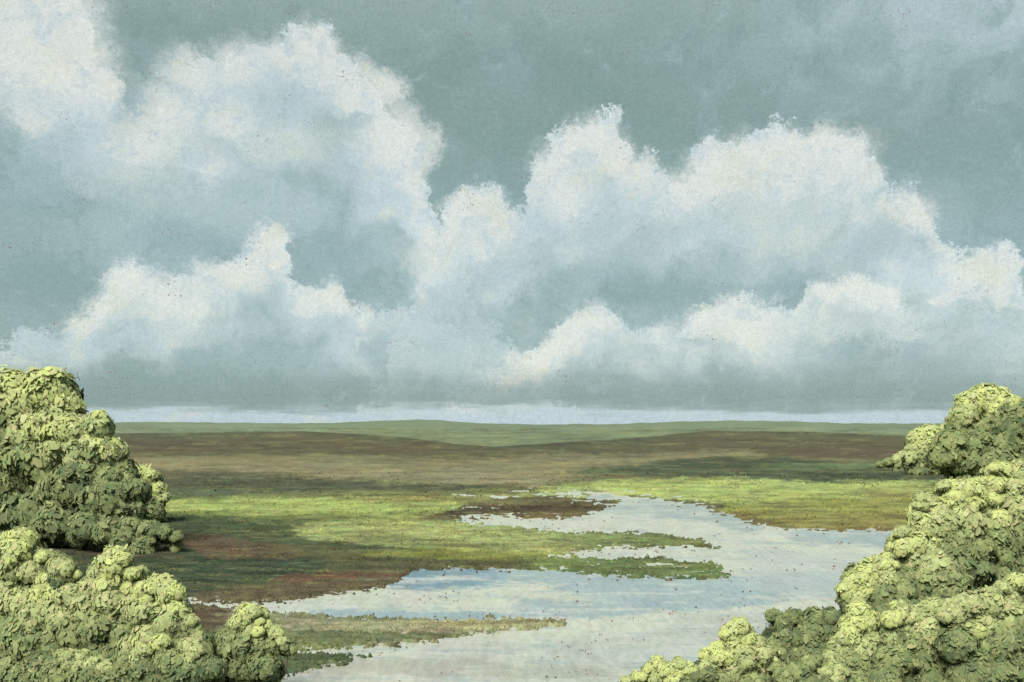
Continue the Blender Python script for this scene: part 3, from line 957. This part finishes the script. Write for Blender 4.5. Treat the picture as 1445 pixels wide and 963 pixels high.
def puff_geo(c, r, tone, r_px, rnd, seed):
    """one rounded clump of leaves: an inner mass of twigs and leaves, and leaves laid over it"""
    sq = np.array([1.0 * rnd.uniform(.9, 1.2), 1.0, rnd.uniform(.8, 1.0)]) * r
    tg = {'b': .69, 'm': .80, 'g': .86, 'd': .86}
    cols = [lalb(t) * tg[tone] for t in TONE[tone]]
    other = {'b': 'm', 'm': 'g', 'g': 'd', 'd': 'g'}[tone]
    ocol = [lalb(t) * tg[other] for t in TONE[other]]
    d = ICO_V
    core = c + d * lump(d, seed)[:, None] * sq * 0.94
    t = sstep(.45, .62, vnoise(d[:, 0] * 2.2 + seed, d[:, 2] * 2.2 + d[:, 1], seed + 7))[:, None] * .45
    ccol = cols[0] * (1 - t) + ocol[0] * t
    vs, fs, ns, cs = [core], [ICO_F], [d * .75 + np.array([-.04, -.22, .30])], [ccol]
    n = int(np.clip(r_px * r_px * 1.5, 90, 2000))
    dd = rnd.normal(0, 1, (n, 3)); dd /= np.linalg.norm(dd, axis=1)[:, None]
    dd[:, 1] = np.where(rnd.uniform(0, 1, n) < .35, -np.abs(dd[:, 1]), dd[:, 1])
    pos = c + dd * (lump(dd, seed) * (rnd.uniform(.93, 1.03, n) + .2 * rnd.uniform(0, 1, n) * (rnd.uniform(0, 1, n) < .08)))[:, None] * sq
    ls = r * rnd.uniform(.20, .50, n) * np.clip(22 / max(r_px, 8), .8, 1.15)
    fz = rnd.uniform(0, 1, n) < .34          # finer sprays standing off the clump
    pos = np.where(fz[:, None], c + (pos - c) * rnd.uniform(1.0, 1.14, (n, 1)), pos)
    ls = np.where(fz, ls * rnd.uniform(.3, .5, n), ls)
    nr = dd + rnd.normal(0, 1, (n, 3)) * np.where(fz, .5, .15)[:, None]; nr /= np.linalg.norm(nr, axis=1)[:, None]
    down = np.array([0, 0, -1.0]) + rnd.normal(0, .7, (n, 3))
    u = down - (down * nr).sum(1)[:, None] * nr; u /= np.linalg.norm(u, axis=1)[:, None] + 1e-6
    v = np.cross(nr, u)
    L = LEAF[None, :, :] * rnd.uniform(.85, 1.15, (n, 6, 2))
    pts = pos[:, None] + u[:, None] * (L[:, :, :1] * ls[:, None, None] * np.where(fz, 1.9, 1.25)[:, None, None]) + v[:, None] * (L[:, :, 1:] * ls[:, None, None] * .95)
    pts -= nr[:, None] * (np.abs(L[:, :, :1]) * ls[:, None, None] * .22)
    t = sstep(.42, .6, vnoise(dd[:, 0] * 2.2 + seed, dd[:, 2] * 2.2 + dd[:, 1], seed + 7) + rnd.normal(0, .07, n))[:, None] * .5
    pick = rnd.integers(0, 3, n)
    lc = np.array(cols)[pick] * (1 - t) + np.array(ocol)[pick] * t
    lc = np.where((fz & (rnd.uniform(0, 1, n) < .4))[:, None], np.array(ocol)[pick], lc)
    lc = lc * rnd.uniform(.86, 1.12, (n, 1)) * rnd.uniform(.95, 1.05, (n, 3))
    sn = dd * .62 + nr * .12 + np.array([-.04, -.22, .30]); sn /= np.linalg.norm(sn, axis=1)[:, None]
    return vs, fs, ns, cs, pts, np.repeat(sn[:, None], 6, 1), np.repeat(lc[:, None], 6, 1)


def tube(path, r0, r1, k=6):
    V, Fc = [], []
    m = len(path)
    for i, p in enumerate(path):
        r = r0 + (r1 - r0) * i / (m - 1)
        for j in range(k):
            a = 2 * math.pi * j / k
            V.append((p[0] + math.cos(a) * r, p[1] + math.sin(a) * r, p[2]))
    for i in range(m - 1):
        for j in range(k):
            a, b = i * k + j, i * k + (j + 1) % k
            Fc.append((a, b, b + k, a + k))
    return V, Fc


def shrub(name, label, cat, group, D, base_px, puffs, fill=10, depth=1.0, seed=1):
    rnd = np.random.default_rng(seed * 101 + 3)
    bx = (base_px - CX) / F * D
    pyb = HZ + CAM_H * F / D
    root = bpy.data.objects.new(name, None)
    COL.objects.link(root)
    root.location = (bx, D, 0.0)
    root['label'] = label
    root['category'] = cat
    if group:
        root['group'] = group
    P = []
    puffs = [(a, b + c * .12, c, t) for a, b, c, t in puffs]
    tops = [p[1] for p in puffs]
    for (px, py, rp, tn) in puffs:
        P.append((px, py, rp, tn, rnd.uniform(-.3, .3) - .8 * (py - min(tops)) / max(60, pyb - min(tops))))
    # secondary clumps that break the outline
    for (px, py, rp, tn) in puffs:
        for _ in range(3):
            a = rnd.uniform(0, 6.28)
            P.append((px + math.cos(a) * rp * .62, py - math.sin(a) * rp * .55, rp * rnd.uniform(.45, .75), tn if rnd.uniform() < .7 else {'b': 'm', 'm': 'b', 'g': 'm', 'd': 'g'}[tn], rnd.uniform(-.5, .1)))
    # fill below the pale clumps and on the far side, crown shade painted in
    xs = np.array([p[0] for p in puffs]); ys = np.array([p[1] for p in puffs]); rs = np.array([p[2] for p in puffs])
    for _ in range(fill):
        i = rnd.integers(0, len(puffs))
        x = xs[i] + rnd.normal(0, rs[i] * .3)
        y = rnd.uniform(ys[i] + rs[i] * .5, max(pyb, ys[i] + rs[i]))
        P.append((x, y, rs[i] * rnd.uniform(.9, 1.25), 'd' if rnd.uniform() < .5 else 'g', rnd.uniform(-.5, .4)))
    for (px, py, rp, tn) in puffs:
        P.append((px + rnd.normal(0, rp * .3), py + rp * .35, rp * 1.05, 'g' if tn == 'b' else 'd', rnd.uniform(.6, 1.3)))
    VS, FS3, NS, CS, LP, LN, LC = [], [], [], [], [], [], []
    off = 0
    centers = []
    for k, (px, py, rp, tn, dz) in enumerate(P):
        r = rp * 1.14 * D / F
        yy = D + dz * depth
        s = yy / D
        c = np.array([(px - CX) / F * yy, yy, CAM_H - (py - HZ) / F * yy])
        c[2] = max(c[2], r * .35)
        vs, fs, ns, cs, pts, sn, lc = puff_geo(c, r, tn, rp if dz < .5 else rp * .7, rnd, seed * 50 + k)
        VS += vs; NS += ns; CS += cs
        FS3 += [f + off for f in fs]
        off += len(vs[0])
        LP.append(pts); LN.append(sn); LC.append(lc)
        if k < len(puffs):
            centers.append(c)
    V3 = np.concatenate(VS); LPn = np.concatenate(LP)
    nl = len(LPn)
    org = np.array([bx, D, 0.0])
    verts = np.concatenate([V3, LPn.reshape(-1, 3)]) - org
    cols = np.concatenate([np.concatenate(CS), np.concatenate(LC).reshape(-1, 3)])
    nrm = np.concatenate([np.concatenate(NS), np.concatenate(LN).reshape(-1, 3)])
    tri = np.concatenate(FS3)
    me = bpy.data.meshes.new('foliage')
    me.vertices.add(len(verts)); me.vertices.foreach_set('co', verts.astype(np.float32).ravel())
    nt = len(tri)
    me.loops.add(nt * 3 + nl * 6)
    li = np.concatenate([tri.ravel(), np.arange(nl * 6) + len(V3)]).astype(np.int32)
    me.loops.foreach_set('vertex_index', li)
    me.polygons.add(nt + nl)
    ls_ = np.concatenate([np.arange(nt) * 3, nt * 3 + np.arange(nl) * 6]).astype(np.int32)
    me.polygons.foreach_set('loop_start', ls_)
    me.update(calc_edges=True)
    me.polygons.foreach_set('use_smooth', np.ones(nt + nl, dtype=bool))
    me.normals_split_custom_set_from_vertices(nrm.astype(np.float32))
    ca = me.color_attributes.new('cover', 'FLOAT_COLOR', 'POINT')
    c4 = np.ones((len(verts), 4), dtype=np.float32); c4[:, :3] = cols
    ca.data.foreach_set('color', c4.ravel())
    me.materials.append(M_LEAF)
    fo = bpy.data.objects.new('foliage', me); COL.objects.link(fo); fo.parent = root
    # stems
    SV, SF = [], []
    scale = max(.4, (pyb - min(tops)) * D / F)
    for c in centers[::max(1, len(centers) // 7)]:
        e = c - org
        st = np.array([rnd.normal(0, .05), rnd.normal(0, .05), -.1]) * scale
        mid = st * .5 + e * .5 + np.array([rnd.normal(0, .06) * scale, 0, .08 * scale])
        path = [st, st * .6 + mid * .4, mid, mid * .5 + e * .5, e]
        v, f = tube(path, scale * .022, scale * .006)
        SF += [tuple(i + len(SV) for i in q) for q in f]; SV += v
    so = mesh_obj('stem', SV, SF, M_BARK, smooth=True)
    so.parent = root
    return root


GL_ = 'thicket on the left bank'
GF_ = 'shrubs in the left foreground'
GR_ = 'thicket on the right bank'
GB_ = 'shrubs in the right foreground'
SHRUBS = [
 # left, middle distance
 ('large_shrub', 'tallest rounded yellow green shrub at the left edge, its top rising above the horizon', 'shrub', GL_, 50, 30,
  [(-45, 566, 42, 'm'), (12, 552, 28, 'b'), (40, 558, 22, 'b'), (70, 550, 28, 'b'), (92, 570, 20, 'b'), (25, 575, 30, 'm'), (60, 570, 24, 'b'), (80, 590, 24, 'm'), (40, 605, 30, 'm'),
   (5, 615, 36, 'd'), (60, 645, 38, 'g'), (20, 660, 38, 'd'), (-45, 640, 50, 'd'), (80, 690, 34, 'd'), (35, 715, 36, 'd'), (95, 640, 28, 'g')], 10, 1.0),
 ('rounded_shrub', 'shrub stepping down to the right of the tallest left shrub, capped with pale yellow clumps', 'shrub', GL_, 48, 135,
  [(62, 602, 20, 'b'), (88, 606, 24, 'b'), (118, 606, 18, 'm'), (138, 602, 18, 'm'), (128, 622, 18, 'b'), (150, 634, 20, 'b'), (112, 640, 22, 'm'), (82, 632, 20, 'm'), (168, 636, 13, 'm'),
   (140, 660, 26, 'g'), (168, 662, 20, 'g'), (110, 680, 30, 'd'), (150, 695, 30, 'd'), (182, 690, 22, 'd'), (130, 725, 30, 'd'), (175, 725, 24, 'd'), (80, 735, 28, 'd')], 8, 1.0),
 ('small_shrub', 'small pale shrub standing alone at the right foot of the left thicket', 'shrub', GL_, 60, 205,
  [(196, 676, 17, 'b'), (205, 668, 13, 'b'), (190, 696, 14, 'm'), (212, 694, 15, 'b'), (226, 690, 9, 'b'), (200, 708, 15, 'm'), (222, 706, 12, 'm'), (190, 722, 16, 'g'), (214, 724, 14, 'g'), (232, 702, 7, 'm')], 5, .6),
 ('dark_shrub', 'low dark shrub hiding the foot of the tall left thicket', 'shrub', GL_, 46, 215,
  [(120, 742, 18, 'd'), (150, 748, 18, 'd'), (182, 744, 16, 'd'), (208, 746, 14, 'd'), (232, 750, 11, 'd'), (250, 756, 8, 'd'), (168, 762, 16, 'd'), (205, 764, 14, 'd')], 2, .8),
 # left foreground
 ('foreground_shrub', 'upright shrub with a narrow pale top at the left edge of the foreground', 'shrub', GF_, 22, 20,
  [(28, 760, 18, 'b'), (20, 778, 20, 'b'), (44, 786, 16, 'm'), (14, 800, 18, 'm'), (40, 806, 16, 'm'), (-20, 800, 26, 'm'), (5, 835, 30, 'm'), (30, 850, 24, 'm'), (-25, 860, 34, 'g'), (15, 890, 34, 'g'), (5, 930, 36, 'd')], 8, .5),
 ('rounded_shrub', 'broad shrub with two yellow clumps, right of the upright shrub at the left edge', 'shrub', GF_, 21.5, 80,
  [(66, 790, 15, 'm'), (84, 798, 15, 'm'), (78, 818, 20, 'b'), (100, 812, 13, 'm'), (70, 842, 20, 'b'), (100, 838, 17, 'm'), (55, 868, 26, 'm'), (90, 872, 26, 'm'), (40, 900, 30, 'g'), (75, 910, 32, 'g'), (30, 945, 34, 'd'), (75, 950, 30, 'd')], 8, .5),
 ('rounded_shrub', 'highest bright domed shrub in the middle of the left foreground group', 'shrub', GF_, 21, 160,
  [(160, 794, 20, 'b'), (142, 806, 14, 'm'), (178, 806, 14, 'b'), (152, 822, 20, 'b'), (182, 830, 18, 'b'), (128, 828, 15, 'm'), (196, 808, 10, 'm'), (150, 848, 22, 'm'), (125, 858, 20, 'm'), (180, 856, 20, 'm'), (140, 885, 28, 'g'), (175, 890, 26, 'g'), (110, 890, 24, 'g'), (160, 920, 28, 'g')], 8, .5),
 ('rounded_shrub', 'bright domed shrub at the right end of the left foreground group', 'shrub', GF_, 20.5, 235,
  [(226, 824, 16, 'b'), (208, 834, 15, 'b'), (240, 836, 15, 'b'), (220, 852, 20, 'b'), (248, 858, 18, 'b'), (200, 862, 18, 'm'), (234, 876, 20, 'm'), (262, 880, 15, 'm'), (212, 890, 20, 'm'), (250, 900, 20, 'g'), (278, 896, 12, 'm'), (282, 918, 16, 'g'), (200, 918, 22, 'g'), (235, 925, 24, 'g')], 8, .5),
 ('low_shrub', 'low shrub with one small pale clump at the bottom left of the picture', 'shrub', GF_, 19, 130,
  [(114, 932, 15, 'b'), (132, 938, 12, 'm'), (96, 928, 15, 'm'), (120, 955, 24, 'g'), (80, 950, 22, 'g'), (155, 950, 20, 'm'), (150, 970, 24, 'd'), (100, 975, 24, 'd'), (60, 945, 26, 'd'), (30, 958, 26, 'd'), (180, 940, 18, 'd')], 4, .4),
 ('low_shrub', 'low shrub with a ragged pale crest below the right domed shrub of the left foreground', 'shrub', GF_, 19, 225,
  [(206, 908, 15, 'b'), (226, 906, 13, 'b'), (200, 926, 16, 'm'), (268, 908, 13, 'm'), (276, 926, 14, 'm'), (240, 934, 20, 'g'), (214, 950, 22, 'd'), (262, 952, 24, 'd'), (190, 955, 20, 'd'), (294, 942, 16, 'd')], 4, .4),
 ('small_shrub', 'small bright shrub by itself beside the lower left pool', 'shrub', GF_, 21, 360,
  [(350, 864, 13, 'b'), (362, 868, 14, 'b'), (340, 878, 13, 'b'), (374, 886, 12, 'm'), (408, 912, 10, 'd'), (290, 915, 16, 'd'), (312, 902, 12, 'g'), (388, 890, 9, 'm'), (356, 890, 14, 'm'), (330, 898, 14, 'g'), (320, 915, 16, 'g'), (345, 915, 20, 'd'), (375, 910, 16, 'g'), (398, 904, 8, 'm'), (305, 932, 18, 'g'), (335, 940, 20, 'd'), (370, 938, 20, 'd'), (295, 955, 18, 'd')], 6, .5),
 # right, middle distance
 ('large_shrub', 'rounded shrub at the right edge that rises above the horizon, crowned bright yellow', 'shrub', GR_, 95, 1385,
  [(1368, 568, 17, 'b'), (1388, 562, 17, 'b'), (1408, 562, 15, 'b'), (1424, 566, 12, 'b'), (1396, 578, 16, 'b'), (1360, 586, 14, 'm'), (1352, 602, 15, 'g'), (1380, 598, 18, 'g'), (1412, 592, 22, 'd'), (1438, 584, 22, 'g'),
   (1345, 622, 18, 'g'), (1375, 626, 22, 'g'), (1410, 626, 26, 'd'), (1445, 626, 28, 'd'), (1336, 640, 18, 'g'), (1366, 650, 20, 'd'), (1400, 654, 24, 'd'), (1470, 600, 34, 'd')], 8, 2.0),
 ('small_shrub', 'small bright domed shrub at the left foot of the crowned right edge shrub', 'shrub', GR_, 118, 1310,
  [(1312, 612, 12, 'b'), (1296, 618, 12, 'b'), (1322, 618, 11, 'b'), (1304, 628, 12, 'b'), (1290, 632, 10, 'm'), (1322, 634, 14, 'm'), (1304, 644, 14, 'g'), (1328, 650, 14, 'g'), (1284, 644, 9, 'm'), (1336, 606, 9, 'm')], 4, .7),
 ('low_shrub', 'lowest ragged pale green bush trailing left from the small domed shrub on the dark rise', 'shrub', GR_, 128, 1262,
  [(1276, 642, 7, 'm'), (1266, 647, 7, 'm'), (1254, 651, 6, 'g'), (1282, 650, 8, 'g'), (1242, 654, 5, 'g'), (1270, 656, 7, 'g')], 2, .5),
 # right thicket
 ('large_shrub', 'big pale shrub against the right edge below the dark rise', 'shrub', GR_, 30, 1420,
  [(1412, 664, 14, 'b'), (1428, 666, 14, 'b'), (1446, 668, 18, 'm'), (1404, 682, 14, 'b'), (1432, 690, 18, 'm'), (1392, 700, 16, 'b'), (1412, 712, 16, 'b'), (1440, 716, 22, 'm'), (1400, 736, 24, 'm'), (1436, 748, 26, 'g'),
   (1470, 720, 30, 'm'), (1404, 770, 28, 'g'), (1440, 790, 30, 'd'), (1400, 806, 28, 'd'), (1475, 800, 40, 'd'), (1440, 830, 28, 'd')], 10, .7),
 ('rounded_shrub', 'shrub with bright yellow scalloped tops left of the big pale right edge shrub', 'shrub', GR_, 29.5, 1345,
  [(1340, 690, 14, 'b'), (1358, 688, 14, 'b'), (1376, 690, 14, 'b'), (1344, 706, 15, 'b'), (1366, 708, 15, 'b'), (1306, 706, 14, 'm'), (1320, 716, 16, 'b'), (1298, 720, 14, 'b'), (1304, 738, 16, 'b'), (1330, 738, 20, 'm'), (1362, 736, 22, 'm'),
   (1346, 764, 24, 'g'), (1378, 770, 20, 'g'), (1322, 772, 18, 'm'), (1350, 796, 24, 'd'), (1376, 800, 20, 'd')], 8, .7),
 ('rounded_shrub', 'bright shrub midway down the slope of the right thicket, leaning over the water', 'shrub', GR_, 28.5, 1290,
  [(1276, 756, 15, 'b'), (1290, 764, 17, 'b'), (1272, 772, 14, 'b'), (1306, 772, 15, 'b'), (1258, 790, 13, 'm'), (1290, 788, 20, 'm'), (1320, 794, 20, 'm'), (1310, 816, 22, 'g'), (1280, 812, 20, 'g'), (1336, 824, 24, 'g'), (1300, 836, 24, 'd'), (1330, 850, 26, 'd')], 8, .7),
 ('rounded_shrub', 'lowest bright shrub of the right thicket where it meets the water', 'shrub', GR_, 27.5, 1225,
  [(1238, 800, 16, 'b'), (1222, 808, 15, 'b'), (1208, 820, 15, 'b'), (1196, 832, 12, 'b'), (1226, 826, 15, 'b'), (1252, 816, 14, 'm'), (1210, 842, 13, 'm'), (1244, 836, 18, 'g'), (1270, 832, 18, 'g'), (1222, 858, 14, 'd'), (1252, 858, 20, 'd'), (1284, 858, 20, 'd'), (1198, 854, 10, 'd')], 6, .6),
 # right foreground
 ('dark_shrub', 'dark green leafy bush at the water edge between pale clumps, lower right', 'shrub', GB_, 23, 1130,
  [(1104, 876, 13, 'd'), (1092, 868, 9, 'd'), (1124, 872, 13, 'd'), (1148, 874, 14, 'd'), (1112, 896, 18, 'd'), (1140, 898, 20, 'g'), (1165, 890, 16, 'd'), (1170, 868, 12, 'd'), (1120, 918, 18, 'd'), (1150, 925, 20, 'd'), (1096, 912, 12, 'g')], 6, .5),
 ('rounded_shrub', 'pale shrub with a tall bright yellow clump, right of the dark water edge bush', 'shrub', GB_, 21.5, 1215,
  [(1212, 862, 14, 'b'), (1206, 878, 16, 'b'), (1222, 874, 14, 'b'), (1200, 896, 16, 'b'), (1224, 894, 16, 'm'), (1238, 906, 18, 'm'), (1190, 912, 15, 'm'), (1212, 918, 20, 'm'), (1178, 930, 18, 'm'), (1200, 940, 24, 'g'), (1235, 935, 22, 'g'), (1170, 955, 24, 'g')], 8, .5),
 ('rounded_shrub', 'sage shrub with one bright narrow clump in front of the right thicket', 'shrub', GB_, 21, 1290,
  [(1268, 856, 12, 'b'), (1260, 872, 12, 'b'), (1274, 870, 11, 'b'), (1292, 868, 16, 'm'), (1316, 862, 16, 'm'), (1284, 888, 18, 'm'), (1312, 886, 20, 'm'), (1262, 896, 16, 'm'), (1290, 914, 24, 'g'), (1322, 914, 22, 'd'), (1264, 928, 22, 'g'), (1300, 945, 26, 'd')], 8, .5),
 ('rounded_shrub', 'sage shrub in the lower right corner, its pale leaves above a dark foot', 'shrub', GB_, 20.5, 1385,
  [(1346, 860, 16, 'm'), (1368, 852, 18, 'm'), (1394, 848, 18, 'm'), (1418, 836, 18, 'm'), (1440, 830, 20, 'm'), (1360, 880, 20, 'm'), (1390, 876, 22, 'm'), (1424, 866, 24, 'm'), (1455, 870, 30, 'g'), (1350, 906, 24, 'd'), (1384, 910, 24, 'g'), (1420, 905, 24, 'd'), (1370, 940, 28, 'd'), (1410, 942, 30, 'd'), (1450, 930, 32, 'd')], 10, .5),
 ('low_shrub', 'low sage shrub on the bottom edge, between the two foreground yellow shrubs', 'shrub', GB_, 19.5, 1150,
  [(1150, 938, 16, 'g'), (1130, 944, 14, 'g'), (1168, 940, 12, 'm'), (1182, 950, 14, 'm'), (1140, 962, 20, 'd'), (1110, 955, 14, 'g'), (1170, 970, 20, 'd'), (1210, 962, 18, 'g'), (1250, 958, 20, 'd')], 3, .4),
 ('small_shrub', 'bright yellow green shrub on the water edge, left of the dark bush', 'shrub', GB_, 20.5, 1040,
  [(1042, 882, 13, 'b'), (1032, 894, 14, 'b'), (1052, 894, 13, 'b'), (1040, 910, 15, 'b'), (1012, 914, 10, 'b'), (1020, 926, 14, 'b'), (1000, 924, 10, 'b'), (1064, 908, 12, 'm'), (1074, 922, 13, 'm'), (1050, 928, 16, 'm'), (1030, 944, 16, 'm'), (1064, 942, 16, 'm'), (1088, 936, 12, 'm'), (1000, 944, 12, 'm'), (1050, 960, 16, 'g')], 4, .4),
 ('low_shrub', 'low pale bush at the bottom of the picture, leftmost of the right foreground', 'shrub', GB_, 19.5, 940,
  [(928, 934, 9, 'b'), (918, 942, 9, 'b'), (940, 944, 11, 'b'), (958, 936, 9, 'm'), (972, 944, 11, 'b'), (900, 954, 9, 'b'), (924, 956, 11, 'm'), (950, 958, 12, 'b'), (978, 960, 12, 'm'), (884, 960, 7, 'm')], 2, .3),
 ('low_shrub', 'dark green tuft at the bottom edge, under the yellow water edge shrub', 'shrub', GB_, 19, 990,
  [(986, 958, 10, 'd'), (1002, 952, 11, 'd'), (970, 966, 10, 'd'), (1018, 960, 11, 'g')], 1, .3),
]
for i, (nm, lb, ct, gr_, D, bpx, puffs, fill, dep) in enumerate(SHRUBS):
    shrub(nm, lb, ct, gr_, D, bpx, puffs, fill, dep, seed=i + 1)
